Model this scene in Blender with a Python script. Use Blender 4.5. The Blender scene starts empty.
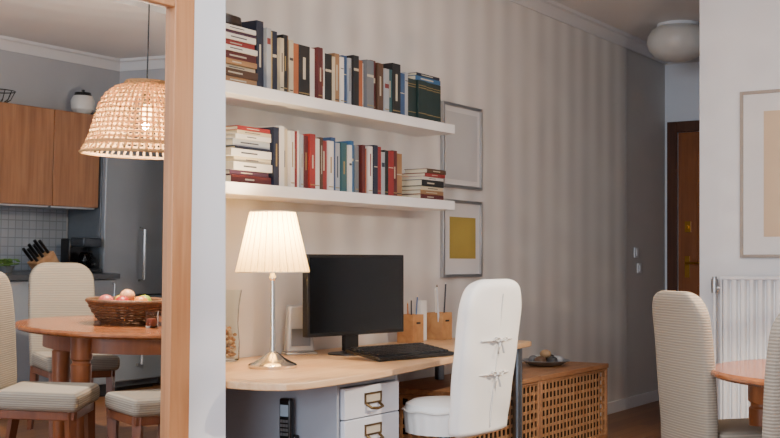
import bpy, bmesh, math, random
from mathutils import Vector, Matrix
random.seed(4)
PI=math.pi
COL=bpy.context.scene.collection
# ------------------------------------------------------------------ frame of reference
F=1198.0; A=math.radians(32.4); CA,SA=math.cos(A),math.sin(A); H=1.15; HOR=262.0
def S(px,w):                       # position along the long wall seen at column px, at distance w from the camera axis
    t=(px-390)/F
    return w*(SA*t+CA)/(SA-CA*t)
# ------------------------------------------------------------------ materials
def lin(h):
    h=h.lstrip('#'); o=[]
    for i in (0,2,4):
        c=int(h[i:i+2],16)/255
        o.append(c/12.92 if c<=0.04045 else ((c+0.055)/1.055)**2.4)
    return (*o,1)
MC={}
def newmat(n):
    m=bpy.data.materials.new(n); m.use_nodes=True
    nt=m.node_tree; b=nt.nodes['Principled BSDF']
    return m,nt,b
def mat(hexc,rough=.5,metal=0,var=.06,scale=30,bump=0,name=None,coat=0):
    k=(hexc,rough,metal,var,scale,bump)
    if k in MC: return MC[k]
    m,nt,b=newmat(name or 'paint'); c=lin(hexc)
    b.inputs['Roughness'].default_value=rough; b.inputs['Metallic'].default_value=metal
    if coat: b.inputs['Coat Weight'].default_value=coat
    tc=nt.nodes.new('ShaderNodeTexCoord'); n=nt.nodes.new('ShaderNodeTexNoise'); n.inputs['Scale'].default_value=scale
    nt.links.new(tc.outputs['Object'],n.inputs['Vector'])
    r=nt.nodes.new('ShaderNodeValToRGB')
    r.color_ramp.elements[0].color=tuple(x*(1-var) for x in c[:3])+(1,); r.color_ramp.elements[1].color=tuple(min(1,x*(1+var)) for x in c[:3])+(1,)
    nt.links.new(n.outputs['Fac'],r.inputs['Fac']); nt.links.new(r.outputs['Color'],b.inputs['Base Color'])
    if bump:
        bp=nt.nodes.new('ShaderNodeBump'); bp.inputs['Strength'].default_value=bump; bp.inputs['Distance'].default_value=.003
        nt.links.new(n.outputs['Fac'],bp.inputs['Height']); nt.links.new(bp.outputs['Normal'],b.inputs['Normal'])
    MC[k]=m; return m
def wood(h1,h2,sc=(2,30,30),rough=.4,coat=0,name='wood'):
    k=(h1,h2,sc,rough)
    if k in MC: return MC[k]
    m,nt,b=newmat(name); b.inputs['Roughness'].default_value=rough; b.inputs['Coat Weight'].default_value=coat
    tc=nt.nodes.new('ShaderNodeTexCoord'); mp=nt.nodes.new('ShaderNodeMapping'); mp.inputs['Scale'].default_value=sc
    n=nt.nodes.new('ShaderNodeTexNoise'); n.inputs['Scale'].default_value=1; n.inputs['Detail'].default_value=5; n.inputs['Distortion'].default_value=.6
    r=nt.nodes.new('ShaderNodeValToRGB'); r.color_ramp.elements[0].color=lin(h1); r.color_ramp.elements[1].color=lin(h2)
    r.color_ramp.elements[0].position=.3; r.color_ramp.elements[1].position=.7
    nt.links.new(tc.outputs['Object'],mp.inputs['Vector']); nt.links.new(mp.outputs[0],n.inputs['Vector'])
    nt.links.new(n.outputs['Fac'],r.inputs['Fac']); nt.links.new(r.outputs[0],b.inputs['Base Color'])
    MC[k]=m; return m
def striped(h1,h2,period,axis='XY',rough=.8,bump=0,name='striped',soft=False):
    m,nt,b=newmat(name); b.inputs['Roughness'].default_value=rough
    tc=nt.nodes.new('ShaderNodeTexCoord'); sx=nt.nodes.new('ShaderNodeSeparateXYZ'); nt.links.new(tc.outputs['Object'],sx.inputs[0])
    def M(op,a,bv=None):
        n=nt.nodes.new('ShaderNodeMath'); n.operation=op
        for i,v in enumerate((a,bv)):
            if v is None: continue
            if isinstance(v,(int,float)): n.inputs[i].default_value=v
            else: nt.links.new(v,n.inputs[i])
        return n.outputs[0]
    if axis=='XY': v=M('ADD',sx.outputs[0],sx.outputs[1])
    elif axis=='Z': v=sx.outputs[2]
    else: v=sx.outputs['XYZ'.index(axis)]
    s=M('SINE',M('MULTIPLY',v,2*PI/period)); f=M('ADD',M('MULTIPLY',s,.5),.5)
    if soft:
        n=nt.nodes.new('ShaderNodeTexNoise'); n.inputs['Scale'].default_value=1.6; nt.links.new(tc.outputs['Object'],n.inputs['Vector'])
        f=M('MULTIPLY',f,M('MULTIPLY',n.outputs['Fac'],1.7))
    mx=nt.nodes.new('ShaderNodeMix'); mx.data_type='RGBA'; nt.links.new(f,mx.inputs[0])
    mx.inputs[6].default_value=lin(h1); mx.inputs[7].default_value=lin(h2); nt.links.new(mx.outputs[2],b.inputs['Base Color'])
    if bump:
        bp=nt.nodes.new('ShaderNodeBump'); bp.inputs['Strength'].default_value=bump; bp.inputs['Distance'].default_value=.004
        nt.links.new(f,bp.inputs['Height']); nt.links.new(bp.outputs['Normal'],b.inputs['Normal'])
    return m
def brickmat(c1,c2,mort,w,h,ms,offset=.5,rough=.4,vertical=False,name='tiles',vec='Object'):
    m,nt,b=newmat(name); b.inputs['Roughness'].default_value=rough
    tc=nt.nodes.new('ShaderNodeTexCoord'); mp=nt.nodes.new('ShaderNodeMapping')
    if vertical: mp.inputs['Rotation'].default_value=(PI/2,0,0)
    br=nt.nodes.new('ShaderNodeTexBrick'); br.offset=offset
    br.inputs['Scale'].default_value=1; br.inputs['Brick Width'].default_value=w; br.inputs['Row Height'].default_value=h; br.inputs['Mortar Size'].default_value=ms
    br.inputs['Color1'].default_value=lin(c1); br.inputs['Color2'].default_value=lin(c2); br.inputs['Mortar'].default_value=lin(mort)
    nt.links.new(tc.outputs[vec],mp.inputs[0]); nt.links.new(mp.outputs[0],br.inputs['Vector']); nt.links.new(br.outputs['Color'],b.inputs['Base Color'])
    return m
def emis(hexc,st,name='glow'):
    m,nt,b=newmat(name); b.inputs['Emission Color'].default_value=lin(hexc); b.inputs['Emission Strength'].default_value=st; b.inputs['Base Color'].default_value=lin(hexc); return m
def shademat(hexc,tr=.6,name='lampshade fabric'):
    m=bpy.data.materials.new(name); m.use_nodes=True; nt=m.node_tree; nt.nodes.clear()
    o=nt.nodes.new('ShaderNodeOutputMaterial'); d=nt.nodes.new('ShaderNodeBsdfDiffuse'); t=nt.nodes.new('ShaderNodeBsdfTranslucent'); x=nt.nodes.new('ShaderNodeMixShader')
    d.inputs[0].default_value=lin(hexc); t.inputs[0].default_value=lin(hexc); x.inputs[0].default_value=tr
    nt.links.new(d.outputs[0],x.inputs[1]); nt.links.new(t.outputs[0],x.inputs[2]); nt.links.new(x.outputs[0],o.inputs[0]); return m
def glass(hexc='#f4fafa',name='glass'):
    m,nt,b=newmat(name); b.inputs['Base Color'].default_value=lin(hexc); b.inputs['Roughness'].default_value=.03
    b.inputs['Transmission Weight'].default_value=1; b.inputs['IOR'].default_value=1.3; return m
M_wall=striped('#dedcda','#cccac8',.25,'XY',.85,name='wall with shadow stripes',soft=True)  # stripes paint the pendant lampshade's shadow bands into the wall colour
M_hall=mat('#cfccc8',.85,name='hallway wall grey',var=.03,scale=5)  # even grey for the hallway section, a little darker than the desk wall
M_wallr=mat('#dee0e4',.85,name='pale wallpaper',var=.02,scale=9)
M_white=mat('#e8edf5',.7,name='white plaster',var=.02,scale=6)
M_kwall=mat('#a9abb0',.8,name='kitchen grey paint',var=.03,scale=5)
M_ceil=mat('#dedcdb',.85,name='ceiling paint',var=.02,scale=4)
M_trim=mat('#e8e9ec',.5,name='trim paint',var=.02)
M_crown=mat('#d6d6d8',.6,name='crown moulding paint',var=.02)
M_floor=brickmat('#8e6039','#74492c','#4a2f1c',.9,.09,.002,rough=.35,name='parquet')
M_tile=brickmat('#9aa1aa','#8f97a1','#7c858f',.065,.065,.004,0,.25,True,name='wall tiles')
M_oakf=wood('#a56c42','#bd8659',(30,30,2),.45,name='mirror frame wood')
M_desk=wood('#cda075','#e0bb90',(3,40,40),.35,name='desk birch veneer')
M_cab=wood('#835637','#9d6f4b',(30,30,2),.35,name='brown cherry veneer')
M_table=wood('#84492a','#a2643b',(3,20,20),.25,.4,name='table wood')
M_leg=wood('#5f331e','#774328',(20,20,2),.35,name='leg wood'); M_tleg=wood('#7a4226','#935733',(20,20,2),.3,name='table leg wood')
M_ac=wood('#8c6040','#ab7f5a',(4,30,30),.5,name='acacia'); M_ac2=wood('#946844','#b48a62',(20,20,20),.5,name='acacia slat')
M_door=wood('#84481f','#9c5a2c',(30,30,2),.35,.3,name='door wood')
M_doord=wood('#4c2916','#5e341e',(30,30,2),.4,name='casing wood')
M_black=mat('#0d0d0f',.35,name='black plastic'); M_screen=mat('#040405',.12,name='screen',var=0)
M_key=mat('#17171a',.5,name='key black')
M_chrome=mat('#d8d5cf',.14,1,.02,name='chrome'); M_steel=mat('#7e8790',.32,1,.04,4,name='brushed steel'); M_silver=mat('#b5b8bc',.35,.9,.02,name='silver metal')
M_fr=mat('#868c93',.4,.3,.05,4,name='slate steel')
M_fab=striped('#9a8f80','#807567',.0105,'Z',.95,.3,name='taupe ribbed fabric')
M_cover=mat('#eae9e6',.95,var=.015,scale=8,bump=.15,name='white slipcover cotton')
M_draw=mat('#d3d7e0',.45,name='drawer lacquer',var=.02); M_side=mat('#989ea8',.5,name='shaded drawer side',var=.02); M_brass=mat('#6f5a3c',.35,1,name='aged brass')  # side grey carries the darkness under the desk in its colour
M_gold=mat('#b98a3a',.3,1,name='gold brass')
M_wick=wood('#4f311b','#6e4829',(60,60,60),.6,name='basket wicker')
M_mirror,nt,b=newmat('mirror glass'); b.inputs['Metallic'].default_value=1; b.inputs['Roughness'].default_value=0; b.inputs['Base Color'].default_value=(.84,.86,.87,1)
# ------------------------------------------------------------------ mesh builder
class MB:
    def __init__(s): s.bm=bmesh.new()
    def face(s,vs,mi=0):
        try: f=s.bm.faces.new(vs); f.material_index=mi; return f
        except ValueError: return None
    def box(s,x0,x1,y0,y1,z0,z1,mi=0,M=None):
        P=[(x0,y0,z0),(x1,y0,z0),(x1,y1,z0),(x0,y1,z0),(x0,y0,z1),(x1,y0,z1),(x1,y1,z1),(x0,y1,z1)]
        v=[s.bm.verts.new(M@Vector(p) if M else p) for p in P]
        for q in ((0,3,2,1),(4,5,6,7),(0,1,5,4),(1,2,6,5),(2,3,7,6),(3,0,4,7)): s.face([v[i] for i in q],mi)
        return s
    def prism(s,poly,z0,z1,mi=0,M=None):
        M=M or Matrix()
        a=[s.bm.verts.new(M@Vector((x,y,z0))) for x,y in poly]; c=[s.bm.verts.new(M@Vector((x,y,z1))) for x,y in poly]
        n=len(poly); s.face(a[::-1],mi); s.face(c,mi)
        for i in range(n): s.face([a[i],a[(i+1)%n],c[(i+1)%n],c[i]],mi)
        return s
    def loft(s,rings,mi=0):
        R=[[s.bm.verts.new(p) for p in r] for r in rings]; n=len(R[0])
        for a,b2 in zip(R,R[1:]):
            for k in range(n): s.face([a[k],a[(k+1)%n],b2[(k+1)%n],b2[k]],mi)
        s.face(R[0][::-1],mi); s.face(R[-1],mi); return s
    def lathe(s,prof,c=(0,0,0),seg=32,mi=0,close=False,rf=None):
        rings=[]
        for r,z in prof:
            if r<1e-6: rings.append([s.bm.verts.new((c[0],c[1],c[2]+z))])
            else: rings.append([s.bm.verts.new((c[0]+r*(rf(k/seg) if rf else 1)*math.cos(2*PI*k/seg),c[1]+r*(rf(k/seg) if rf else 1)*math.sin(2*PI*k/seg),c[2]+z)) for k in range(seg)])
        R=rings+([rings[0]] if close else [])
        for a,b2 in zip(R,R[1:]):
            for k in range(seg):
                k2=(k+1)%seg
                if len(a)==1 and len(b2)==1: continue
                if len(a)==1: s.face([a[0],b2[k],b2[k2]],mi)
                elif len(b2)==1: s.face([a[k],a[k2],b2[0]],mi)
                else: s.face([a[k],a[k2],b2[k2],b2[k]],mi)
        if not close:
            if len(rings[0])>1 and prof[0][0]>0 and s.caps: s.face(rings[0][::-1],mi)
            if len(rings[-1])>1 and s.caps: s.face(rings[-1],mi)
        return s
    caps=True
    def tube(s,pts,r,seg=8,closed=False,mi=0,flat=1):
        pts=[Vector(p) for p in pts]; n=len(pts); rings=[]
        for i,p in enumerate(pts):
            if closed: d=pts[(i+1)%n]-pts[i-1]
            else: d=pts[min(i+1,n-1)]-pts[max(i-1,0)]
            d.normalize(); up=Vector((0,0,1)) if abs(d.z)<.95 else Vector((1,0,0))
            a=d.cross(up).normalized(); b2=d.cross(a)
            rr=r[i] if isinstance(r,(list,tuple)) else r
            rings.append([s.bm.verts.new(p+a*rr*math.cos(2*PI*k/seg)+b2*rr*flat*math.sin(2*PI*k/seg)) for k in range(seg)])
        R=rings+([rings[0]] if closed else [])
        for a,b2 in zip(R,R[1:]):
            for k in range(seg): s.face([a[k],a[(k+1)%seg],b2[(k+1)%seg],b2[k]],mi)
        if not closed: s.face(rings[0][::-1],mi); s.face(rings[-1],mi)
        return s
    def sphere(s,c,r,sc=(1,1,1),mi=0,u=16,v=10):
        M=Matrix.Translation(c)@Matrix.Diagonal((r*sc[0],r*sc[1],r*sc[2],1))
        g=bmesh.ops.create_uvsphere(s.bm,u_segments=u,v_segments=v,radius=1,matrix=M)
        for q in g['verts']:
            for f in q.link_faces: f.material_index=mi
        return s
    def build(s,name,mats,parent=None,loc=None,rz=0,bevel=0,sub=0,bseg=2,fn=None,ang=35):
        bmesh.ops.recalc_face_normals(s.bm,faces=s.bm.faces)
        if fn:
            for v in s.bm.verts: v.co=Vector(fn(*v.co))
        me=bpy.data.meshes.new(name); s.bm.to_mesh(me); s.bm.free()
        for m in (mats if isinstance(mats,(list,tuple)) else [mats]): me.materials.append(m)
        for p in me.polygons: p.use_smooth=True
        me.set_sharp_from_angle(angle=math.radians(ang))
        o=bpy.data.objects.new(name,me); COL.objects.link(o)
        if parent: o.parent=parent
        if loc: o.location=loc
        if rz: o.rotation_euler.z=rz
        if bevel:
            b2=o.modifiers.new('bevel','BEVEL'); b2.width=bevel; b2.segments=bseg; b2.limit_method='ANGLE'; b2.angle_limit=math.radians(40); b2.harden_normals=False
            for p in me.polygons: p.use_smooth=True
        if sub:
            q=o.modifiers.new('sub','SUBSURF'); q.levels=sub; q.render_levels=sub
        return o
def tag(o,label,cat,group=None):
    o['label']=label; o['category']=cat
    if group: o['group']=group
    return o
def thing(name,label,cat,loc,rz=0,group=None):
    o=bpy.data.objects.new(name,None); COL.objects.link(o); o.location=loc; o.rotation_euler=(0,0,rz); o.empty_display_size=.1
    return tag(o,label,cat,group)
def struct(name,mb,m,parent=None,**k):
    o=mb.build(name,m,parent,**k)
    o['kind']='structure'; return o
def dup(root,loc,rz,label,group=None):
    r=root.copy(); COL.objects.link(r); r.location=loc; r.rotation_euler=(0,0,rz); r['label']=label
    if group: r['group']=group
    for ch in list(root.children):
        c=ch.copy(); COL.objects.link(c); c.parent=r
        for g in list(ch.children):
            d=g.copy(); COL.objects.link(d); d.parent=c
    return r
# ------------------------------------------------------------------ ROOM   X = along the long wall, Y = towards it
WN=3.46; WM=2.80; SE=3.311; SR=7.0; WE=2.262; SC=9.82; CZ=2.91; KW=-1.58; SB=-2.2; SH=S(627,3.46); SK=7.3; WK=-.95
struct('floor',MB().box(SB-.1,SC+.2,KW-.1,WN+.1,-.1,0),M_floor)
struct('ceiling',MB().box(SB-.1,SC+.2,KW-.1,WN+.1,CZ,CZ+.1),M_ceil)
struct('ceiling_kitchen',MB().box(SB,SR,KW,.2,2.62,CZ),M_ceil)
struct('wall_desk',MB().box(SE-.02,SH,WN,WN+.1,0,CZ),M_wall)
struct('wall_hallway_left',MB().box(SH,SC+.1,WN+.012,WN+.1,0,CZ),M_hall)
struct('wall_mirror',MB().box(SB,SE,WM,WN+.1,0,CZ),M_white)
struct('wall_right',MB().box(SR,SR+.14,WK,WE,0,CZ),M_wallr)
struct('wall_kitchen_recess',MB().box(SK,SK+.1,KW-.1,WK+.14,0,CZ).box(SR+.14,SK,WK,WK+.14,0,CZ),M_kwall)
struct('wall_kitchen_soffit',MB().box(SR,SK,KW,WK,2.17,CZ),M_kwall)
struct('wall_hallway_right',MB().box(SR+.14,SC,WE-.14,WE,0,CZ),M_white)
dw0,dw1,dh=2.42,3.36,2.24
struct('wall_far',MB().box(SC,SC+.1,WE-.14,dw0,0,CZ).box(SC,SC+.1,dw1,WN+.012,0,CZ).box(SC,SC+.1,dw0,dw1,dh,CZ),M_white)
struct('wall_kitchen',MB().box(SB,SK,KW-.1,KW,0,CZ),M_kwall)
struct('wall_back',MB().box(SB-.1,SB,KW-.1,-.6,0,CZ).box(SB-.1,SB,2.2,WM,0,CZ).box(SB-.1,SB,-.6,2.2,0,.8).box(SB-.1,SB,-.6,2.2,2.4,CZ),M_white)
fm=MB()
for y0,y1 in ((-.6,-.54),(.77,.83),(2.14,2.2)): fm.box(SB-.08,SB-.02,y0,y1,.8,2.4)
fm.box(SB-.08,SB-.02,-.54,.77,.8,.86).box(SB-.08,SB-.02,.83,2.14,.8,.86).box(SB-.08,SB-.02,-.54,.77,2.34,2.4).box(SB-.08,SB-.02,.83,2.14,2.34,2.4)
struct('fill_window_1',fm,M_trim)  # added window behind the camera, put in to let fill daylight through
PRC=[(0,0),(.0,-.09),(.01,-.09),(.015,-.07),(.042,-.028),(.062,-.02),(.067,0)]
def crown(name,x0,x1,y,d,z,along='X'):
    mb=MB()
    P=(lambda e,p,q:(e,y+d*p,z+q)) if along=='X' else (lambda e,p,q:(y+d*p,e,z+q))
    a=[mb.bm.verts.new(P(x0,p,q)) for p,q in PRC]; c=[mb.bm.verts.new(P(x1,p,q)) for p,q in PRC]
    n=len(PRC); mb.face(a); mb.face(c)
    for i in range(n): mb.face([a[i],a[(i+1)%n],c[(i+1)%n],c[i]])
    return struct(name,mb,M_crown)
crown('trim_1',SE,SC,WN,-1,CZ); crown('trim_2',SB,SR,KW,1,2.62)
crown('trim_3',KW,.2,SR,-1,2.62,'Y'); crown('trim_4',WE,WN,SC,-1,CZ,'Y')
struct('baseboard_desk',MB().box(SE,SC,WN-.015,WN,0,.09),M_trim,bevel=.003)
struct('baseboard_right',MB().box(SR-.015,SR,WK,WE,0,.09),M_trim,bevel=.003)
struct('baseboard_mirror',MB().box(SB,SE,WM-.015,WM,0,.09),M_trim,bevel=.003)
# hallway door
dr=struct('door_1',MB().box(SC+.01,SC+.055,dw0+.0,dw1,0,dh),M_door,bevel=.003)
cs=MB(); cs.box(SC-.03,SC,dw1,dw1+.085,0,dh+.09).box(SC-.03,SC,dw0-.085,dw0,0,dh+.09).box(SC-.03,SC,dw0,dw1,dh,dh+.09)
struct('trim_5',cs,M_doord,bevel=.004)
lk=MB(); lk.box(SC-.002,SC+.012,dw1-.11,dw1-.06,1.40,1.49); lk.tube([(SC+.01,dw1-.085,1.445),(SC-.025,dw1-.085,1.445)],.014,12); lk.build('lock_plate',M_gold,dr)
hd=MB(); hd.box(SC-.002,SC+.012,dw1-.1,dw1-.06,1.02,1.2); hd.tube([(SC+.01,dw1-.08,1.14),(SC-.05,dw1-.08,1.14),(SC-.055,dw1-.2,1.14)],.01,8); hd.build('door_handle',M_gold,dr)
pm=MB(); pm.box(SC+.0,SC+.012,dw0+.16,dw1-.16,1.15,2.05); pm.build('door_panel',M_door,dr,bevel=.006)
pm=MB(); pm.box(SC+.0,SC+.012,dw0+.16,dw1-.16,.2,.95); pm.build('door_panel',M_door,dr,bevel=.006)
# switches
for px,z,nm,lb in ((637,1.225,'light_switch','upper white light switch on the grey hallway wall'),(640,1.10,'light_switch','lower white light switch on the grey hallway wall')):
    s0=S(px,WN); t=thing(nm,lb,'light switch',(s0,WN+.012,z),0,'light switches on the hallway wall')
    MB().box(-.04,.04,-.012,0,-.04,.04).build('plate',M_trim,t,bevel=.003); MB().box(-.018,.018,-.018,-.01,-.025,.025).build('rocker',M_trim,t,bevel=.002)
# hallway ceiling lamp
t=thing('ceiling_lamp','large round white glass ceiling lamp in the hallway','ceiling lamp',(8.62,2.95,CZ))
MB().lathe([(0,0),(.15,0),(.155,-.025),(0,-.025)],seg=32).build('ceiling_plate',M_trim,t)
MB().lathe([(.15,-.02),(.19,-.045),(.218,-.09),(.225,-.14),(.21,-.19),(.17,-.235),(.11,-.265),(.04,-.28),(0,-.282)],seg=48).build('globe',mat('#d8d5cf',.35,name='opal glass',var=.01),t)
# ------------------------------------------------------------------ MIRROR (leans a touch forward)
tilt=.0185; mr=thing('mirror','tall wall mirror in a wide light wood frame, reflecting the kitchen','mirror',(0,2.75+tilt*1.2,0))
mr.rotation_euler=(tilt,0,0)
mi0,mi1,mz0,mz1=2.0,2.955,.14,1.99; fw=.097
MB().box(mi0-.02,mi1+.02,0,.006,mz0-.02,mz1+.02).build('glass',M_mirror,mr)
f=MB(); 
f.box(mi1,mi1+fw,-.022,.012,mz0-fw,mz1+fw).box(mi0-fw,mi0,-.022,.012,mz0-fw,mz1+fw).box(mi0,mi1,-.022,.012,mz1,mz1+fw).box(mi0,mi1,-.022,.012,mz0-fw,mz0)
f.build('frame',M_oakf,mr,bevel=.004)
# ------------------------------------------------------------------ SHELVES
M_shelf=mat('#f3f3f4',.4,name='white shelf lacquer',var=.01)
ZT,ZL=1.899,1.483
tag(MB().box(SE+.005,5.72,3.21,WN,ZT-.05,ZT).build('wall_shelf',M_shelf,bevel=.002),'upper white floating wall shelf full of books','shelf','floating shelves above the desk')
tag(MB().box(SE+.005,5.72,3.21,WN,ZL-.05,ZL).build('wall_shelf',M_shelf,bevel=.002),'lower white floating wall shelf above the lamp and monitor','shelf','floating shelves above the desk')
PAL={'dark navy':'#1c2338','white':'#d8d5cf','cream':'#c4b89d','red':'#8c2a2b','dark red':'#561e21','black':'#18181b','brown':'#503727','tan':'#93704e','orange':'#a55f3a','blue':'#31507a','teal':'#2a555d','dark green':'#182e2c','grey':'#6a7077','light grey':'#a1a6ac','bright blue':'#356693','purple':'#44273d','yellow':'#b59a58'}
M_page=striped('#e9dfc8','#cfc3a6',.002,'XY',.9,name='book pages'); M_pageh=striped('#e9dfc8','#cfc3a6',.002,'Z',.9,name='book pages lying')
def ordn(i): return ['first','second','third','fourth','fifth','sixth','seventh','eighth','ninth','tenth','eleventh','twelfth'][i]
def pxof(s,w):
    x=SA*s-CA*w; z=CA*s+SA*w
    return 390+F*x/z
def jitter(items,total):
    r=[(w*(random.uniform(.7,1.4) if c!='dark green' else 1),c,h+(random.uniform(-.014,.012) if c!='dark green' else 0)) for w,c,h in items]
    k=total/sum(i[0] for i in r); return [(w*k,c,h) for w,c,h in r]
def row(items,s,z,where,grp,front=3.24):
    cnt={}; seen={}
    for wpx,c,h in items: cnt[c]=cnt.get(c,0)+1
    for wpx,c,h in items:
        px=pxof(s,front); th=S(px+wpx,front)-S(px,front)-.0012
        fr=front+random.uniform(-.012,.014); d=min(WN-.01-fr,h*.68)
        mb=MB(); cv=.0025; g=.004
        mb.box(0,cv,0,d,0,h).box(th-cv,th,0,d,0,h).box(cv,th-cv,0,cv,0,h)
        mb.box(cv,th-cv,cv,d-.005,g,h-g,1)
        u=random.random()
        zz=h*random.uniform(.5,.82); lh=h*random.choice([.02,.05,.1])
        if c=='dark green': 
            for q in (.15,.8,.86): mb.box(.003,th-.003,-.0006,.0005,h*q,h*q+.004,3)
        elif u<.3: mb.box(.003,th-.003,-.0006,.0005,zz,zz+lh,2)
        elif u<.7: 
            q0=random.uniform(.25,.4); mb.box(th*.38,th*.62,-.0006,.0005,h*q0,h*random.uniform(.6,.85),2 if u<.5 else 3)
        if random.random()<.4 and th>.012: mb.box(.003,th-.003,-.0006,.0005,h*.07,h*.09,3)
        light='#bdb5a2' if c not in ('white','cream','light grey','yellow') else random.choice(['#7b3030','#2e3848','#444444'])
        gold='#8f7b4c' if c not in ('tan','cream') else '#2c2c30'
        o=mb.build('book',[mat(PAL[c],.45,name='book cover',var=.05),M_page,mat(light,.6,name='spine label'),mat(gold,.4,name='spine print')],loc=(s,fr,z),bevel=.0006)
        k=seen.get(c,0); seen[c]=k+1
        size='slim' if th<.024 else ('thick' if th>.045 else 'medium')
        if cnt[c]==1: lab=f'{size} {c} book, the only {c} one standing {where}'
        else: lab=f'{size} {c} book, {ordn(k)} {c} one from left standing {where}'
        tag(o,lab,'book',grp); s+=th+.0012
    return s
def stack(items,right,z,where,grp,front=3.235):
    n=len(items); 
    for i,(c,th,L) in enumerate(items):
        fr=front+random.uniform(-.006,.012); d=min(WN-.012-fr,L*.72); sh=random.uniform(-.014,.0)
        mb=MB(); cv=.0025
        mb.box(-L,0,0,d,0,cv).box(-L,0,0,d,th-cv,th).box(-L,0,0,cv,cv,th-cv).box(-L+.004,-.004,cv,d-.004,cv,th-cv,1)
        if th>.015: mb.box(-L*random.uniform(.65,.8),-L*random.uniform(.25,.45),-.0006,.0005,th*.4,th*.6,2)
        light='#bdb5a2' if c not in ('white','cream','light grey','yellow') else '#444650'
        o=mb.build('book',[mat(PAL[c],.45,name='book cover',var=.05),M_pageh,mat(light,.6,name='spine label')],loc=(right+sh,fr,z),bevel=.0006)
        k=n-1-i
        pos='topmost' if k==0 else ('bottom one' if i==0 else ordn(k)+' from the top')
        tag(o,f'flat {c} book, {pos} of the {where}','book',grp); z+=th+.0005
    return z
R0=S(258,3.24)
zt=stack([('tan',.026,.25),('brown',.032,.25),('cream',.018,.24),('tan',.022,.24),('dark red',.034,.23),('white',.022,.24),('red',.024,.22),('white',.026,.23),('purple',.014,.21),('white',.02,.22)],R0-.004,ZT,'left stack on the upper shelf','books stacked flat on the upper shelf')
cb=MB(); cb.lathe([(0,0),(.07,0),(.078,.014),(.074,.045),(.03,.062),(0,.064)],seg=24)
tag(cb.build('leather_case',mat('#2a1a12',.4,name='dark leather'),loc=(R0-.12,3.33,zt)),'dark brown rounded case on top of the upper left book stack','case')
up=[(5,'dark navy',.285),(4,'light grey',.27),(3,'yellow',.262),(6,'dark navy',.27),(3,'cream',.25),(6,'black',.255),(4,'tan',.262),(4,'cream',.25),(4,'orange',.245),(11,'black',.245),(4,'white',.24),(5,'dark red',.235),(4,'white',.24),(5,'black',.235),(4,'cream',.225),(4,'tan',.235),(4,'white',.23),(5,'blue',.24),(4,'light grey',.225),(4,'black',.235),(4,'orange',.22),(4,'white',.23),(5,'grey',.235),(5,'dark red',.24),(5,'brown',.235),(5,'light grey',.23),(4,'teal',.235),(8,'black',.25),(5,'blue',.235),(4,'light grey',.24),(8,'dark green',.205),(8,'dark green',.205),(8,'dark green',.205),(8,'dark green',.205)]
se=row(jitter(up,442-258),R0+.002,ZT,'on the upper shelf','upright books on the upper shelf')
def across(z,c,L,th,right,lab):
    mb=MB(); mb.box(-L,0,0,.15,0,.0025).box(-L,0,0,.15,th-.0025,th).box(-L,0,0,.0025,.0025,th-.0025).box(-L+.004,-.004,.0025,.146,.0025,th-.0025,1).box(-L*.8,-L*.3,-.0006,.0005,th*.35,th*.65,2)
    tag(mb.build('book',[mat(PAL[c],.45,name='book cover'),M_pageh,mat('#bdb5a2',.6)],loc=(right,3.245,z),bevel=.0006),lab,'book','books laid across the dark green set')
across(ZT+.2055,'bright blue',.26,.024,se-.01,'bright blue book lying across the dark green set, under the navy one')
across(ZT+.230,'dark navy',.24,.016,se-.02,'dark navy book lying topmost across the dark green set')
R1=S(272,3.24)
stack([('dark red',.034,.27),('purple',.02,.26),('white',.034,.26),('cream',.022,.25),('white',.032,.27),('dark navy',.012,.24),('light grey',.03,.25),('white',.02,.24),('cream',.016,.23),('red',.018,.22)],R1-.004,ZL,'left stack on the lower shelf','books stacked flat on the left of the lower shelf')
lo=[(4,'dark navy',.255),(6,'white',.26),(5,'cream',.255),(4,'white',.25),(5,'red',.255),(3,'white',.25),(4,'light grey',.255),(6,'dark red',.245),(5,'red',.25),(4,'white',.235),(4,'brown',.25),(5,'red',.24),(4,'white',.245),(5,'blue',.245),(4,'light grey',.23),(5,'teal',.245),(4,'white',.23),(4,'bright blue',.245),(5,'grey',.235),(4,'cream',.225),(4,'dark red',.24),(5,'orange',.23),(4,'white',.24),(5,'dark navy',.235),(4,'red',.24),(4,'light grey',.22),(5,'black',.24),(4,'red',.235),(4,'dark red',.24),(5,'tan',.235)]
sl=row(jitter(lo,404-272),R1+.002,ZL,'on the lower shelf','upright books on the lower shelf')
stack([('dark red',.026,.24),('tan',.022,.24),('cream',.02,.23),('black',.034,.23),('white',.016,.22),('red',.018,.21),('brown',.024,.2)],5.66,ZL,'right stack on the lower shelf','books stacked flat on the right of the lower shelf')
# ------------------------------------------------------------------ PICTURES
def picture(name,label,x0,x1,z0,z1,art,fm,wallx=False):
    w=x1-x0; h=z1-z0
    t=thing(name,label,'picture',((x0+x1)/2,WN,z0) if not wallx else (SR,(x0+x1)/2,z0),0 if not wallx else -PI/2)
    a=w/2; f=MB(); b_=.018
    f.box(-a,-a+b_,-.025,-.001,0,h).box(a-b_,a,-.025,-.001,0,h).box(-a+b_,a-b_,-.025,-.001,h-b_,h).box(-a+b_,a-b_,-.025,-.001,0,b_)
    f.build('frame',fm,t,bevel=.002)
    MB().box(-a+b_,a-b_,-.012,-.006,b_,h-b_).build('mat_board',mat('#d9d9da',.6,name='mat board',var=.02),t)
    c,m0,m1,m2,m3=art
    MB().box(-a+m0,a-m1,-.0135,-.012,m2,h-m3).build('print',c,t)
    return t
s0,s1=S(443,3.44),S(482,3.44)
picture('picture_frame','silver framed pale grey print beside the upper shelf end',s0,s1,1.585,2.08,(mat('#c3c5c8',.5,name='pale print',var=.06,scale=3),.05,.05,.05,.05),M_silver)
picture('picture_frame','silver framed print with a mustard yellow square on the wall',s0,s1,1.06,1.515,(mat('#a9954a',.6,name='mustard print',var=.1,scale=8),.09,.07,.11,.10),M_silver)
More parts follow.
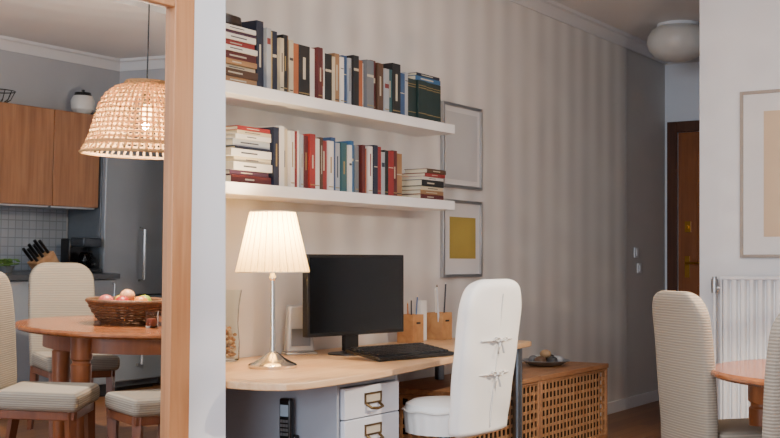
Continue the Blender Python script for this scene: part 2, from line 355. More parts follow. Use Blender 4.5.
picture('picture_frame','large framed beige print above the radiator',1.25,2.017,1.175,2.14,(mat('#cbb497',.6,name='beige print',var=.05,scale=4),.135,.135,.12,.12),mat('#9a8f86',.4,name='taupe frame'),True)
# ------------------------------------------------------------------ RADIATOR
t=thing('radiator','white panel radiator with vertical fins under the beige print','radiator',(SR-.003,1.55,0),-PI/2)
rb=MB(); x=-.55
while x<.54:
    rb.prism([(x+.006,-.092),(x+.014,-.108),(x+.034,-.108),(x+.042,-.092),(x+.042,-.06),(x+.006,-.06)],.13,1.05); x+=.05
rb.box(-.55,.55,-.075,-.055,.13,1.05)
rb.build('fins',M_trim,t,bevel=.002)
MB().box(-.555,.555,-.112,-.03,1.048,1.07).build('top_grille',M_trim,t,bevel=.004)
for xx in (-.553,.545): MB().box(xx,xx+.008,-.11,-.03,.13,1.05).build('side_panel',M_trim,t)
for x0 in (-.4,.36):
    for z0 in (.25,.8): MB().box(x0,x0+.04,-.06,0,z0,z0+.05).build('bracket',M_trim,t)
pp=MB(); pp.tube([(-.555,-.07,1.0),(-.59,-.07,1.0),(-.6,-.07,.98),(-.6,-.07,.0)],.009,10); pp.build('pipe',M_trim,t)
vv=MB(); vv.tube([(-.6,-.07,.97),(-.6,-.07,1.05)],.02,14); vv.tube([(-.6,-.07,1.05),(-.6,-.07,1.065)],.013,14); vv.build('valve',M_silver,t)
# ------------------------------------------------------------------ DESK
ZD=.72
t=thing('desk','light wood corner desk with curved front edge and metal legs','desk',(0,0,0))
poly=[(3.335,3.445),(3.335,2.70),(3.345,2.64),(3.38,2.58),(3.45,2.55),(3.6,2.54),(3.78,2.542),(3.95,2.553),(4.2,2.585),(4.44,2.62),(4.8,2.675),(5.12,2.725),(5.5,2.78),(5.84,2.822),(5.9,2.835),(5.935,2.87),(5.94,2.92),(5.94,3.445)]
MB().prism(poly,ZD-.027,ZD).build('tabletop',M_desk,t,bevel=.004)
for (x,y) in ((5.86,2.90),(5.76,3.33),(3.42,3.33),(3.42,2.98)):
    l=MB(); l.lathe([(.028,0),(.03,.004),(.03,.012),(.027,.014),(.027,ZD-.032),(.027,ZD-.027)],(x,y,0),20); l.build('leg',M_steel,t)
MB().box(3.46,5.74,3.30,3.33,.60,.66).build('crossbar',M_steel,t)
# drawer unit
t=thing('drawer_unit','pale grey drawer unit with brass label pulls under the desk','drawer unit',(3.985,2.91,0))
du=MB(); du.box(-.22,-.2,-.28,.3,0.02,.684).box(.2,.22,-.28,.3,.02,.684).box(-.2,.2,-.28,.3,.666,.684).box(-.2,.2,-.28,.3,.02,.04).box(-.2,.2,.28,.3,.04,.666).box(-.2,.2,-.22,.28,.04,.06)
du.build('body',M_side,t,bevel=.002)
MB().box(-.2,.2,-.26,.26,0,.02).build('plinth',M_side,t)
for z0 in (.541,.416,.291,.165,.04):
    d=MB().box(-.197,.197,-.3,-.278,z0,z0+.121).build('drawer',M_draw,t,bevel=.003)
    h=MB(); zc=z0+.056
    h.box(-.06,.06,-.305,-.3,zc+.03,zc+.037).box(-.06,.06,-.305,-.3,zc-.007,zc-.001).box(-.06,-.053,-.305,-.3,zc-.001,zc+.03).box(.053,.06,-.305,-.3,zc-.001,zc+.03)
    h.tube([(-.045,-.302,zc-.008),(-.04,-.322,zc-.022),(0,-.326,zc-.026),(.04,-.322,zc-.022),(.045,-.302,zc-.008)],.006,8)
    h.build('handle',M_brass,d)
    MB().box(-.053,.053,-.3015,-.3,zc,zc+.03).build('label_card',mat('#b5ad9c',.7),d)
# cordless phone
t=thing('cordless_phone','black and silver cordless phone hanging on the side of the drawer unit','phone',(3.763,2.84,.43))
MB().box(-.03,0,-.035,.035,0,.045).build('charger',M_black,t,bevel=.006)
MB().box(-.054,-.024,-.028,.028,.02,.19).build('handset',M_black,t,bevel=.009,bseg=3)
MB().box(-.0558,-.053,-.019,.019,.12,.165).build('display',mat('#9fb0be',.2),t)
kb=MB()
for i in range(4):
    for j in range(3): kb.box(-.057,-.053,-.018+j*.013,-.008+j*.013,.045+i*.017,.056+i*.017)
kb.build('keypad',M_silver,t)
# ------------------------------------------------------------------ TABLE LAMP
LX,LY=3.86,3.015
t=thing('table_lamp','lit table lamp with pleated white shade and chrome stem','lamp',(LX,LY,ZD))
MB().lathe([(0,0),(.098,0),(.1,.004),(.1,.012),(.094,.018),(.075,.026),(.05,.04),(.03,.055),(.018,.065),(0,.068)],seg=48).build('base',M_chrome,t)
MB().lathe([(0,.06),(.013,.06),(.014,.075),(.010,.09),(.010,.355),(.015,.362),(.015,.37),(.010,.378),(.009,.4),(0,.4)],seg=24).build('stem',M_chrome,t)
MB().lathe([(0,.4),(.016,.4),(.016,.45),(0,.45)],seg=20).build('socket',M_trim,t)
ng=60
sh=MB(); sh.caps=False
sh.lathe([(.147,.39),(.0905,.633)],seg=ng*2,rf=lambda u:1+.03*(1 if round(u*ng*2)%2 else -1))
M_shd=shademat('#fae5b0',.55)
so=sh.build('shade',M_shd,t,ang=80)
q=MB()
for k in range(30):
    a=2*PI*k/30+.02; q.tube([(.15*math.cos(a),.15*math.sin(a),.391),(.0935*math.cos(a),.0935*math.sin(a),.632)],.0013,4)
q.build('pleat_shade_lines',mat('#d9c08d',.9,name='pleat fold shade'),t)  # thin darker lines added to draw the shading of the pleat folds
for r,z in ((.147,.39),(.0905,.633)):
    q=MB(); q.tube([(r*math.cos(2*PI*k/48),r*math.sin(2*PI*k/48),z) for k in range(48)],.003,6,True); q.build('shade_trim',mat('#f0e8d6',.8),t)
MB().sphere((0,0,.49),.03,(1,1,1.3)).build('bulb',emis('#ffd9a0',14),t)
def plight(n,loc,p,c,r):
    l=bpy.data.lights.new(n,'POINT'); l.energy=p; l.color=c; l.shadow_soft_size=r; o=bpy.data.objects.new(n,l); o.location=loc; COL.objects.link(o); return o
plight('table_lamp_light',(LX,LY,ZD+.56),27,(1,.76,.46),.03)
# glass vase
t=thing('vase','tall clear glass vase of dried petals behind the table lamp','vase',(4.0,3.37,ZD))
vg=MB(); vg.caps=False
vg.lathe([(.0,0),(.04,0),(.05,.01),(.052,.08),(.046,.16),(.05,.24),(.062,.31),(.059,.31),(.047,.24),(.043,.16),(.049,.08),(.046,.014),(0,.012)],seg=32)
vg.build('glass_body',glass(),t)
pt=MB()
for i in range(90): pt.sphere((random.uniform(-.028,.028),random.uniform(-.028,.028),.022+i*.0014),.011,(1,random.uniform(.5,1),random.uniform(.4,.8)),u=7,v=5,mi=random.randint(0,1))
o=pt.build('dried_petals',[mat('#b98a66',.9),mat('#d8bda0',.9)],t); o['kind']='stuff'
# computer box
t=thing('computer_box','slim silver white computer box standing between lamp and monitor','computer box',(4.49,3.35,ZD),math.radians(-38))
MB().box(-.075,.075,-.05,.05,0,.012).build('foot',M_silver,t,bevel=.004)
MB().box(-.07,.07,-.03,.03,.012,.23).build('case',mat('#b9bcc1',.35,.3,name='silver plastic'),t,bevel=.012,bseg=3,fn=lambda x,y,z:(x*(1-.25*(z/.22)),y+.03*(z/.22),z))
MB().box(-.045,.045,-.032,-.022,.04,.12).build('front_panel',M_steel,t)
# monitor
t=thing('monitor','black flat computer monitor on the desk','monitor',(4.65,3.145,ZD),math.radians(-11.6))
MB().box(-.315,.315,-.018,.018,.09,.465).build('housing',M_black,t,bevel=.004)
MB().box(-.3,.3,-.0195,-.0175,.108,.45).build('screen',M_screen,t)
MB().box(-.18,.2,.018,.03,.15,.4).build('rear_cover',M_black,t,bevel=.006)
MB().box(-.045,.045,.02,.045,.015,.2).build('stand_neck',M_black,t,bevel=.004)
MB().lathe([(0,0),(.14,0),(.14,.006),(.06,.014),(0,.018)],seg=40).build('stand_base',M_black,t,fn=lambda x,y,z:(x,y*.8+.0,z))
# keyboard
t=thing('keyboard','black computer keyboard in front of the monitor','keyboard',(4.57,2.845,ZD),math.radians(-12))
kt=lambda x,y,z:(x,y,z+(y+.1)*.14)
MB().box(-.245,.245,-.11,.1,.004,.02).build('case',M_black,t,bevel=.003,fn=kt)
ks=MB()
for j in range(6):
    for i in range(15):
        if j==0 and 4<i<9: continue
        x=-.228+i*.0305; y=-.088+j*.029+(.006 if j==5 else 0)
        ks.box(x,x+.026,y,y+.022,.02,.028)
ks.box(-.228+4.9*.0305,-.228+9*.0305-.004,-.088,-.066,.02,.028)
ks.build('keys',M_key,t,fn=kt)
# pen boxes + pens
M_cork=wood('#a9764a','#c4935f',(15,15,15),.6,name='wooden box')
def penbox(px,label):
    s_=S(px,3.33); t=thing('pen_holder',label,'pen holder',(s_,3.34,ZD),0,'wooden pen holders at the back of the desk')
    b_=MB(); b_.box(-.055,.055,-.05,.05,0,.006).box(-.055,.055,-.05,-.043,.006,.15).box(-.055,.055,.043,.05,.006,.15).box(-.055,-.048,-.043,.043,.006,.15).box(.048,.055,-.043,.043,.006,.15)
    b_.build('box',M_cork,t,bevel=.002); 
    h=MB(); h.box(-.02,.02,-.0515,-.0495,.1,.11); h.build('slot',M_black,t)
    return s_
b1=penbox(412,'left wooden pen holder beside the black monitor'); b2=penbox(441,'right wooden pen holder, next to the white chair')
def pen(x,y,L,tx,ty,hexc,tip,label,kind='pencil',r=.004):
    o=MB(); o.tube([(0,0,0),(0,0,L)],r,6); o.tube([(0,0,L),(0,0,L+.012)],[r,.001],6,mi=1)
    p=o.build(kind,[mat(hexc,.45,name='pencil paint'),mat(tip,.6,name='tip')],loc=(x,y,ZD+.008)); p.rotation_euler=(tx,ty,0); tag(p,label,kind,'pens and brushes in the pen holders')
pen(b1-.02,3.32,.22,.05,-.1,'#23262e','#c9ccd0','black pen in the left wooden pen holder','pen')
pen(b1+.0,3.35,.2,-.05,.02,'#c2783a','#e6cfa2','orange pencil in the left wooden pen holder')
pen(b1+.025,3.33,.235,.03,.08,'#3a5f96','#e6cfa2','blue pencil in the left wooden pen holder')
pen(b2-.025,3.34,.27,.03,-.12,'#e9e5dc','#f4f0e6','long white brush leaning left in the right pen holder','brush',.007)
pen(b2-.035,3.32,.29,.04,-.16,'#cfd3d8','#3b3126','tall grey brush with dark tip in the right pen holder','brush',.006)
pen(b2+.0,3.35,.25,-.04,-.03,'#b12a26','#e6cfa2','red pencil in the right wooden pen holder','pencil',.005)
pen(b2+.02,3.33,.3,.04,.04,'#3b3f48','#dcdcdc','long dark pen in the right wooden pen holder','pen',.005)
t=thing('card_block','upright stack of white cards between the two pen holders','card',((b1+b2)/2,3.36,ZD))
MB().box(-.03,.03,-.012,.012,0,.22).build('cards',mat('#eeeeec',.7),t,bevel=.002)
# ------------------------------------------------------------------ WOVEN CHESTS
M_in=mat('#1d130c',.9,name='chest interior shade')
def chest(cx,label):
    t=thing('storage_chest',label,'chest',(cx,3.19,0),0,'lattice storage chests along the wall')
    L,D,Hh=.497,.25,.5; f=MB(); p=.024
    for x in (-L,L-p):
        for y in (-D,D-p): f.box(x,x+p,y,y+p,0,Hh-.03)
    for y in (-D,D-p): f.box(-L+p,L-p,y,y+p,.02,.05).box(-L+p,L-p,y,y+p,Hh-.045,Hh-.03)
    for x in (-L,L-p): f.box(x,x+p,-D+p,D-p,.02,.05).box(x,x+p,-D+p,D-p,Hh-.045,Hh-.03)
    f.build('frame',M_ac,t,bevel=.003)
    MB().box(-L-.002,L+.002,-D-.008,D,Hh-.028,Hh).build('lid',M_ac,t,bevel=.004)
    def lat(x0,x1,fixed,alongx):
        m=MB(); n=max(1,round((x1-x0)/.05)); st=(x1-x0)/n; w_=.0085; z0,z1=.05,Hh-.045
        for i in range(n+1):
            a=x0+i*st
            lo_,hi_=max(a-w_,x0),min(a+w_,x1)
            if alongx: m.box(lo_,hi_,fixed-.003,fixed+.001,z0,z1)
            else: m.box(fixed-.003,fixed+.001,lo_,hi_,z0,z1)
        nz=8; sz=(z1-z0)/nz
        for i in range(nz+1):
            z=z0+i*sz; lo_,hi_=max(z-w_,z0),min(z+w_,z1)
            if alongx: m.box(x0,x1,fixed+.0015,fixed+.005,lo_,hi_)
            else: m.box(fixed+.0015,fixed+.005,x0,x1,lo_,hi_)
        m.build('lattice_panel',M_ac2,t)
    lat(-L+p,L-p,-D+.008,True); lat(-L+p,L-p,D-.016,True); lat(-D+p,D-p,-L+.010,False); lat(-D+p,D-p,L-.016,False)
    MB().box(-L+p,L-p,-D+p,D-p,.03,.04).build('bottom_board',M_ac,t)
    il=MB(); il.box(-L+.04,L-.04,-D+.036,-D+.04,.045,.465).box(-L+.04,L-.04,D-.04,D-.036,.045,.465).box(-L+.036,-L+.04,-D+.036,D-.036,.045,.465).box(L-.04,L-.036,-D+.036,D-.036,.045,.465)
    il.build('inner_shade_sheet',M_in,t)  # added dark sheets stand for the shade inside the open lattice
    return t
chest(5.74,'woven lattice wooden chest tucked under the right end of the desk')
chest(6.742,'woven lattice wooden chest with the dish of pebbles on its lid')
t=thing('dish','shallow silver dish of pebbles on the lattice chest','dish',(6.86,3.2,.5))
MB().lathe([(0,0),(.07,0),(.1,.008),(.155,.035),(.152,.038),(.098,.013),(.068,.006),(0,.006)],seg=40).build('plate',mat('#9aa0a8',.3,.6,name='dish metal'),t)
pc=[('black','#1c1d20'),('white','#d8d6d0'),('grey','#777a80'),('brown','#6b4f3a'),('dark grey','#3c3f45'),('pale grey','#a9adb3'),('tan','#a98a68')]
for i,(n,hx) in enumerate(pc):
    a=i*2*PI/6; r=.075 if i<6 else 0
    z=.5+.038 if i<6 else .5+.074
    tag(MB().sphere((0,0,0),.04,(1,.8,.7)).build('pebble',mat(hx,.4,name='pebble',var=.15,scale=60),loc=(6.86+r*math.cos(a),3.2+r*math.sin(a),z),rz=a*1.7),f'{n} pebble in the dish on the chest','pebble','pebbles in the silver dish')
# ------------------------------------------------------------------ padded backs (lofted)
def pad(w0,w1,z0,z1,th,rad,nseg=40,pw=5,crown_=.012):
    rings=[]; rows=[]
    nb=22
    for i in range(nb+1): rows.append(z0+(z1-rad-z0)*i/nb)
    for i in range(1,13):
        a=i/12*PI/2*.985; rows.append(z1-rad+rad*math.sin(a))
    def sup(c,n): return math.copysign(abs(c)**(2/n),c)
    def ring(z,h,t):
        return [(h*sup(math.cos(2*PI*k/nseg),pw),t*sup(math.sin(2*PI*k/nseg),pw),z) for k in range(nseg)]
    rings.append(ring(z0-.0,w0/2-.03,th*.5))
    for z in rows:
        u=(z-z0)/(z1-z0); w=(w0+(w1-w0)*min(1,u*1.25))/2+crown_*math.sin(PI*min(1,u))
        h=w; t=th
        if z>z1-rad: h=w-rad+math.sqrt(max(0,rad*rad-(z-(z1-rad))**2)); 
        e=z1-z
        if e<th: t=th*math.sqrt(max(.02,1-(1-e/th)**2))
        if z==z0: z=z0+.012
        rings.append(ring(z,h,t))
    return rings
# ------------------------------------------------------------------ DESK CHAIR
t=thing('office_chair','desk chair in a white fabric slipcover with tied back','chair',(4.405,2.525,0),math.radians(-3))
bk=MB(); bk.loft(pad(.39,.43,.44,1.08,.04,.13,pw=4,nseg=56))
RC=.12
def yb(z): return -.185-RC*max(0,(z-.5))
def fold(x,y,z):
    w=.0035*math.sin(20*z+22*x)*math.sin(9*z-5*x)+.003*math.sin(34*x+6*z)
    return (x+.002*math.sin(23*z),y+yb(z)+.3*x*x+w,z)
bo=bk.build('backrest',M_cover,t,ang=70,fn=fold)
MB().lathe([(0,0),(.145,0),(.17,.012),(.18,.045),(.17,.075),(.14,.09),(0,.097)],seg=44).build('seat',M_cover,t,loc=(.03,.01,.475))
q=MB(); q.tube([(.03+.184*math.cos(2*PI*k/60),.01+.184*math.sin(2*PI*k/60),.525+.003*math.sin(k*.9)) for k in range(60)],.005,6,True); q.build('seat_piping',mat('#d8d5cf',.9),t)
sk=MB(); sk.caps=False
sk.lathe([(.181,.0),(.176,-.05),(.172,-.09)],(.03,.01,.52),96,rf=lambda u:1+.012*math.sin(u*2*PI*22)); sk.build('cover_skirt',M_cover,t)
def bow(z):
    y=yb(z)-.046
    b_=MB()
    for s_ in (-1,1):
        b_.tube([(0,y,z),(s_*.02,y-.010,z+.010),(s_*.045,y-.010,z+.012),(s_*.05,y-.006,z+.002),(s_*.028,y-.008,z-.006),(0,y,z)],.0055,6,flat=.5)
        b_.tube([(0,y-.004,z),(s_*.012,y-.008,z-.026),(s_*.022+.004,y-.006,z-.055)],.005,6,flat=.5)
    b_.tube([(-.12,y+.012,z),(0,y-.004,z),(.12,y+.012,z)],.004,6)
    b_.sphere((0,y-.006,z),.009); b_.build('tie_bow',mat('#cfccc8',.9),t)
bow(.83); bow(.69)
sm=MB(); sm.tube([(0,yb(z)-.0425,z) for z in [.47+.05*i for i in range(12)]],.003,6); sm.build('seam',mat('#cfccc6',.9),t)
MB().box(-.03,.03,-.17,0,.45,.475).build('back_bracket',M_steel,t,bevel=.004)
MB().lathe([(0,.1),(.028,.1),(.028,.3),(.02,.3),(.02,.475),(0,.475)],seg=20).build('gas_column',M_steel,t)
for k in range(5):
    a=2*PI*k/5+.628; d=(math.cos(a),math.sin(a))
    l=MB(); l.tube([(0,0,.11),(.1*d[0],.1*d[1],.1),(.17*d[0],.17*d[1],.075)],[.026,.02,.014],8); l.build('star_leg',M_steel,t)
    c=MB(); n=(-d[1],d[0])
    c.tube([(.17*d[0]-n[0]*.02,.17*d[1]-n[1]*.02,.03),(.17*d[0]+n[0]*.02,.17*d[1]+n[1]*.02,.03)],.03,16); c.tube([(.17*d[0],.17*d[1],.05),(.17*d[0],.17*d[1],.08)],.008,8); c.build('caster',M_black,t)
# ------------------------------------------------------------------ DINING TABLE + CHAIRS
def XZ(x,z): return (SA*x+CA*z, -CA*x+SA*z)
TC=XZ(1.87,4.5)
t=thing('dining_table','round warm brown wooden dining table with sturdy tapered legs','table',(TC[0],TC[1],0))
MB().lathe([(0,.705),(.6,.705),(.635,.71),(.65,.72),(.65,.73),(.64,.74),(0,.74)],seg=72).build('tabletop',M_table,t)
ap=MB(); ap.caps=False; ap.lathe([(.5,.62),(.5,.705),(.48,.705),(.48,.62)],seg=48,close=True); ap.build('apron',M_tleg,t)
th0=math.radians(137)
for k in range(4):
    a=th0+k*PI/2; dx,dz=.5*math.cos(a),.5*math.sin(a); o=(SA*dx+CA*dz,-CA*dx+SA*dz)
    l=MB(); l.lathe([(0,0),(.03,0),(.034,.02),(.046,.3),(.053,.53),(.053,.56),(.046,.568),(.046,.58),(.056,.59),(.056,.705),(0,.705)],(o[0],o[1],0),24)
    l.build('leg',M_tleg,t)
def dining(back,head):
    n=math.hypot(*head); h=(head[0]/n,head[1]/n)
    return (back[0]+h[0]*.24,back[1]+h[1]*.24,0), math.atan2(h[1],h[0])-PI/2
def mkchair(label,loc,rz):
    t=thing('dining_chair',label,'chair',loc,rz,'upholstered dining chairs at the round table')
    MB().box(-.215,.215,-.2,.2,.40,.49).build('seat',M_fab,t,bevel=.03,bseg=4,fn=lambda x,y,z:(x*(1+.06*(y/.23)),y,z+(.012*(1-(x/.225)**2) if z>.45 else 0)))
    b_=MB(); b_.loft(pad(.385,.395,.38,1.035,.034,.11,pw=5))
    b_.build('backrest',M_fab,t,ang=70,fn=lambda x,y,z:(x,y-.235-.07*max(0,z-.5)-.12*max(0,z-.8)**1.5+.3*x*x-.01,z))
    MB().box(-.195,.195,-.2,.18,.36,.402).build('seat_frame',M_leg,t,bevel=.005)
    for sx in (-1,1):
        for y0,y1 in ((.155,.17),(-.2,-.26)):
            l=MB(); l.tube([(sx*.175,y0,.40),(sx*.175,(y0+y1)/2,.2),(sx*.178,y1,0)],[.03,.026,.019],4); l.build('leg',M_leg,t)
    return t
lA,rA=dining((3.835,.87),(.536,.844))
cA=mkchair('taupe ribbed dining chair at the far right edge of the photo',lA,rA)
bC=XZ(1.185,4.78); hC=XZ(.97,.24); lC,rC=dining(bC,hC)
dup(cA,lC,rC,'taupe ribbed dining chair left of the table, in front of the hallway')
lB,rB=dining((5.22,-.22),(-.4,.9))
dup(cA,lB,rB,'taupe dining chair seen whole in the mirror beyond the fruit basket')
# low stool added to stand in for a chair seat seen in the mirror
t=thing('stool','taupe upholstered stool standing in for a chair seat, at the bottom of the mirror','stool',(4.22,1.50,0),math.radians(20))
MB().box(-.17,.17,-.17,.17,.39,.475).build('seat',M_fab,t,bevel=.028,bseg=4)
MB().box(-.155,.155,-.155,.155,.35,.392).build('seat_frame',M_leg,t,bevel=.004)
for sx in (-1,1):
    for sy in (-1,1):
        l=MB(); l.tube([(sx*.13,sy*.13,.39),(sx*.132,sy*.132,.2),(sx*.135,sy*.135,0)],[.03,.026,.02],4); l.build('leg',M_leg,t)
# basket & fruit
BX,BY=4.76,.79
t=thing('fruit_basket','round brown wicker basket on the dining table in the mirror','basket',(BX,BY,.741))
bs=MB(); 
for i in range(8):
    r=.13+.075*(i/7)**.7; z=.009+i*.0145
    bs.tube([((r+.004*math.sin(k*PI/2+i*PI))*math.cos(2*PI*k/48),(r+.004*math.sin(k*PI/2+i*PI))*math.sin(2*PI*k/48),z) for k in range(48)],.009,6,True)
bs.lathe([(0,.0),(.135,.0),(.135,.008),(0,.008)],seg=32)
bs.build('woven_bowl',M_wick,t)
rr=MB(); rr.tube([(.213*math.cos(2*PI*k/48),.213*math.sin(2*PI*k/48),.125) for k in range(48)],.012,8,True); rr.build('rim',M_wick,t)
fr_=(('red apple','#a8241c',-.09,.05,.118),('orange','#d07a22',.0,.1,.118),('green apple','#8a9b35',.1,.03,.118),('yellow lemon','#cdae3c',.05,-.09,.116),('dark plum','#4a2433',-.07,-.08,.116),('pale peach','#d69a6c',0,0,.15),('pink apple','#b8584c',-.13,-.03,.122))
for i,(n,hx,dx,dy,dz) in enumerate(fr_):
    nm=n.split()[-1]; fo=MB().sphere((0,0,0),.042,(1,1,.92),u=20,v=12).build(nm,mat(hx,.4,name=nm,var=.12,scale=12),loc=(BX+dx,BY+dy,.74+dz)); tag(fo,f'{n} in the wicker basket on the table','fruit','fruit in the wicker basket')
t=thing('candle_holder','small glass candle holder on the table beside the basket','candle holder',(4.66,1.07,.74))
cg=MB(); cg.caps=False; cg.lathe([(0,0),(.03,0),(.034,.01),(.034,.09),(.031,.09),(.031,.012),(0,.01)],seg=24); cg.build('jar',glass('#e8d8c8'),t)
MB().lathe([(0,.012),(.028,.012),(.028,.05),(0,.05)],seg=20).build('candle',mat('#8d4a3a',.5),t)
# pendant
PX,PY=TC[0]+.0,TC[1]+.02
t=thing('pendant_lamp','lit woven wicker pendant lamp over the dining table, seen in the mirror','lamp',(PX,PY,0))
prof=[(.112,2.06),(.118,2.04),(.165,2.025),(.215,1.985),(.247,1.93),(.268,1.87),(.283,1.81),(.298,1.755),(.322,1.70),(.345,1.665)]
def ratz(u):
    x=u*(len(prof)-1); i=min(int(x),len(prof)-2); f_=x-i
    return prof[i][0]*(1-f_)+prof[i+1][0]*f_, prof[i][1]*(1-f_)+prof[i+1][1]*f_
M_ratt=shademat('#d6b384',.45,'woven rattan')
sh=MB(); NR=56
for k in range(NR):
    a=2*PI*k/NR
    sh.tube([((r+.004*(1 if (k+j)%2 else -1))*math.cos(a),(r+.004*(1 if (k+j)%2 else -1))*math.sin(a),z) for j,(r,z) in enumerate([ratz(i/18) for i in range(19)])],.0068,5)
for j in range(21):
    if j in (18,19): continue
    r,z=ratz(j/20)
    sh.tube([(r*math.cos(2*PI*k/60),r*math.sin(2*PI*k/60),z) for k in range(60)],.0062,5,True)
for zz in (.845,.865,.985,1.0):
    r,z=ratz(zz); sh.tube([(r*math.cos(2*PI*k/60),r*math.sin(2*PI*k/60),z) for k in range(60)],.007,5,True)
sh.build('shade',M_ratt,t)
MB().tube([(0,0,2.0),(0,0,CZ-.03)],.004,8).build('cord',M_black,t)
MB().lathe([(0,1.94),(.02,1.94),(.024,1.97),(.02,2.01),(0,2.01)],seg=20).build('socket',M_black,t)
MB().lathe([(0,CZ-.035),(.05,CZ-.03),(.055,CZ-.001),(0,CZ-.001)],seg=24).build('canopy',M_black,t)
sp=MB()
for k in range(3):
    a=2*PI*k/3; sp.tube([(.0*math.cos(a),.0*math.sin(a),1.99),(.115*math.cos(a),.115*math.sin(a),2.055)],.003,6)
sp.build('spider_ring',M_black,t)
MB().sphere((0,0,1.895),.036,(1,1,1.25)).build('bulb',emis('#ffcf90',18),t)
plight('pendant_light',(PX,PY,1.82),200,(1,.86,.68),.018)
# ------------------------------------------------------------------ KITCHEN (seen in the mirror)
KC=KW+.001; KE=6.47
def cab(x0,x1,label):
    t=thing('kitchen_cabinet',label,'cabinet',((x0+x1)/2,KC,1.41),0,'brown wood wall cabinets'); a=(x1-x0)/2-.001
    MB().box(-a,a,0.0,.33,0,.70).build('body',M_cab,t)
    MB().box(-a+.002,a-.002,.331,.35,.002,.698).build('door',M_cab,t,bevel=.003)
    MB().box(-a+.01,a-.01,.02,.32,-.012,0).build('light_strip',M_silver,t)
xs=[KE,6.02,5.4,4.8,4.2]
for i in range(4): cab(xs[i+1],xs[i],['brown wood wall cabinet beside the fridge, in the mirror','brown wood wall cabinet above the knife block, in the mirror','brown wood wall cabinet third from the fridge','brown wood wall cabinet farthest from the fridge'][i])
struct('wall_tiles',MB().box(4.2,KE,KW,KW+.008,.93,1.39),M_tile)
for i in range(4):
    x0,x1=xs[i+1],xs[i]; a=(x1-x0)/2-.001
    t=thing('base_cabinet',['grey base cabinet beside the fridge under the dark worktop','grey base cabinet under the knife block','grey base cabinet third from the fridge','grey base cabinet farthest from the fridge'][i],'cabinet',((x0+x1)/2,KC,0),0,'base cabinets under the worktop')
    MB().box(-a,a,0,.55,.1,.885).build('body',mat('#7f868f',.5),t); MB().box(-a,a,0,.5,0,.1).build('plinth',M_black,t)
    d=MB().box(-a+.002,a-.002,.551,.57,.105,.88).build('door',mat('#777d85',.4),t,bevel=.003)
    MB().tube([(a-.05,.568,.75),(a-.05,.595,.755),(a-.05,.595,.85),(a-.05,.568,.855)],.005,8).build('handle',M_silver,d)
tag(MB().box(4.19,KE,KC,KW+.6,.887,.925).build('worktop',mat('#3a3d42',.3,name='dark worktop',var=.15,scale=80),bevel=.003),'dark kitchen worktop along the tiled wall','worktop')
# fridge
t=thing('refrigerator','tall slate steel refrigerator with vertical handle in the mirror','refrigerator',(6.82,KW,0))
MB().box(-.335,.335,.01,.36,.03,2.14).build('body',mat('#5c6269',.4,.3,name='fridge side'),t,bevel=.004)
for z0,z1 in ((.08,.74),(.75,2.13)):
    d=MB().box(-.335,.335,.362,.41,z0,z1).build('door',M_fr,t,bevel=.01,bseg=3)
    hz=(z0+.12,z1-.1) if z0<.5 else (.86,1.27)
    MB().tube([(.04,.405,hz[0]),(.04,.46,hz[0]+.01),(.04,.46,hz[1]-.01),(.04,.405,hz[1])],.012,10).build('handle',M_chrome,d)
MB().box(-.3,.3,.05,.34,0,.03).build('foot_plate',M_black,t)
# coffee maker
t=thing('coffee_maker','black and steel coffee maker on the worktop next to the fridge','coffee maker',(6.35,KW+.3,.925))
MB().box(-.09,.09,-.12,.14,0,.03).build('base',M_black,t,bevel=.006)
MB().box(-.09,.09,-.12,-.02,.03,.25).build('tank',M_black,t,bevel=.008)
MB().box(-.09,.09,-.02,.13,.19,.26).build('brew_head',mat('#3d4147',.3,.6),t,bevel=.01)
c=MB(); c.caps=False; c.lathe([(0,0),(.045,0),(.058,.03),(.054,.09),(.04,.115),(.038,.115),(.051,.09),(.054,.03),(0,.004)],(0,.06,.034),24); cf=c.build('carafe',glass('#604030'),t)
MB().tube([(0,.115,.05),(0,.155,.06),(0,.155,.11),(0,.11,.125)],.008,8).build('carafe_handle',M_black,t)
# knife block
t=thing('knife_block','slanted wooden knife block with black handled knives on the worktop','knife block',(6.02,KW+.32,.925),PI)
RX=Matrix.Rotation(PI/2,4,'X')
kbm=MB(); kbm.prism([(-.12,0),(.08,0),(.15,.07),(-.0,.16)],-.055,.055,M=RX); kbm.build('block',wood('#a9784c','#c39a70',(20,20,20),.5,name='knife block wood'),t,bevel=.004)
for i in range(6):
    u=(i//2+.5)/3; bx=0+.15*u; bz=.16-.09*u
    h=MB(); yy=-.028 if i%2 else .024
    d=Vector((.7,0,.71)).normalized()
    h.tube([(bx-d.x*.01,yy,bz-d.z*.01),(bx+d.x*.12,yy,bz+d.z*.12)],.012,8); h.build('knife_handle',M_black,t)
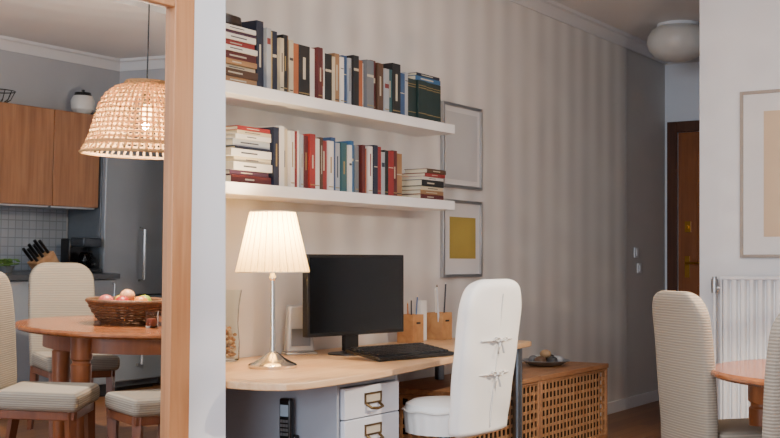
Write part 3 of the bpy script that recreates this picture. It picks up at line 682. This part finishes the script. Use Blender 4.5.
# herbs and small jars
t=thing('potted_herb','small green potted herb on the worktop left of the knife block','plant',(5.62,KW+.35,.925))
MB().lathe([(0,0),(.04,0),(.055,.05),(.05,.05),(.045,.045),(0,.045)],seg=24).build('pot',mat('#4b4e52',.5),t)
lv=MB()
for i in range(60):
    a=random.uniform(0,2*PI); r=random.uniform(.0,.09); lv.sphere((r*math.cos(a),r*math.sin(a),.05+random.uniform(0,.05)),.018,(1,.6,.35),u=6,v=4)
lo_=lv.build('leaves',mat('#4a6a2c',.6,var=.2),t)
t=thing('storage_jar','white ceramic jar with dark lid on top of the wall cabinet','jar',(6.38,KW+.25,2.11))
MB().lathe([(0,0),(.05,0),(.085,.04),(.09,.1),(.07,.14),(0,.14)],seg=28).build('body',mat('#c5c3bf',.3),t); MB().lathe([(0,.14),(.065,.14),(.06,.165),(.012,.17),(.014,.185),(0,.19)],seg=24).build('lid',M_black,t)
t=thing('wire_bowl','black wire bowl on top of the left wall cabinet','bowl',(5.62,KW+.2,2.11))
wb=MB()
for k in range(14):
    a=2*PI*k/14; wb.tube([(.06*math.cos(a),.06*math.sin(a),.004),(.1*math.cos(a),.1*math.sin(a),.03),(.13*math.cos(a),.13*math.sin(a),.09)],.003,5)
for r,z in ((.06,.004),(.13,.09)): wb.tube([(r*math.cos(2*PI*k/32),r*math.sin(2*PI*k/32),z) for k in range(32)],.004,6,True)
wb.build('wires',M_black,t)
# ------------------------------------------------------------------ LIGHT
def area(n,loc,rot,sx,sy,p,c):
    l=bpy.data.lights.new(n,'AREA'); l.shape='RECTANGLE'; l.size=sx; l.size_y=sy; l.energy=p; l.color=c
    o=bpy.data.objects.new(n,l); o.location=loc; o.rotation_euler=rot; COL.objects.link(o); return o
area('rear_fill',(SB+.02,.8,1.6),(0,-PI/2,0),1.6,2.8,205,(.80,.89,1))  # added cool fill at the unseen opening behind the camera
area('room_fill',(2.3,1.3,CZ-.02),(0,0,0),2.0,1.6,82,(.93,.96,1))  # added soft overhead fill, no fixture behind it
area('kitchen_fill',(3.0,-.6,2.6),(0,0,0),1.2,.6,8,(.9,.95,1))  # added weak fill for the reflected kitchen, kept outside the mirror view
w=bpy.data.worlds.new('world'); bpy.context.scene.world=w; w.use_nodes=True
w.node_tree.nodes['Background'].inputs[0].default_value=(.6,.75,1,1); w.node_tree.nodes['Background'].inputs[1].default_value=1
# ------------------------------------------------------------------ CAMERA
cd=bpy.data.cameras.new('camera'); cam=bpy.data.objects.new('camera',cd); COL.objects.link(cam)
cam.location=(0,0,H); cam.rotation_euler=(PI/2,0,A-PI/2); cd.sensor_width=36; cd.lens=36*F/780; cd.shift_y=(HOR-219)/780; cd.clip_start=.02
bpy.context.scene.camera=cam
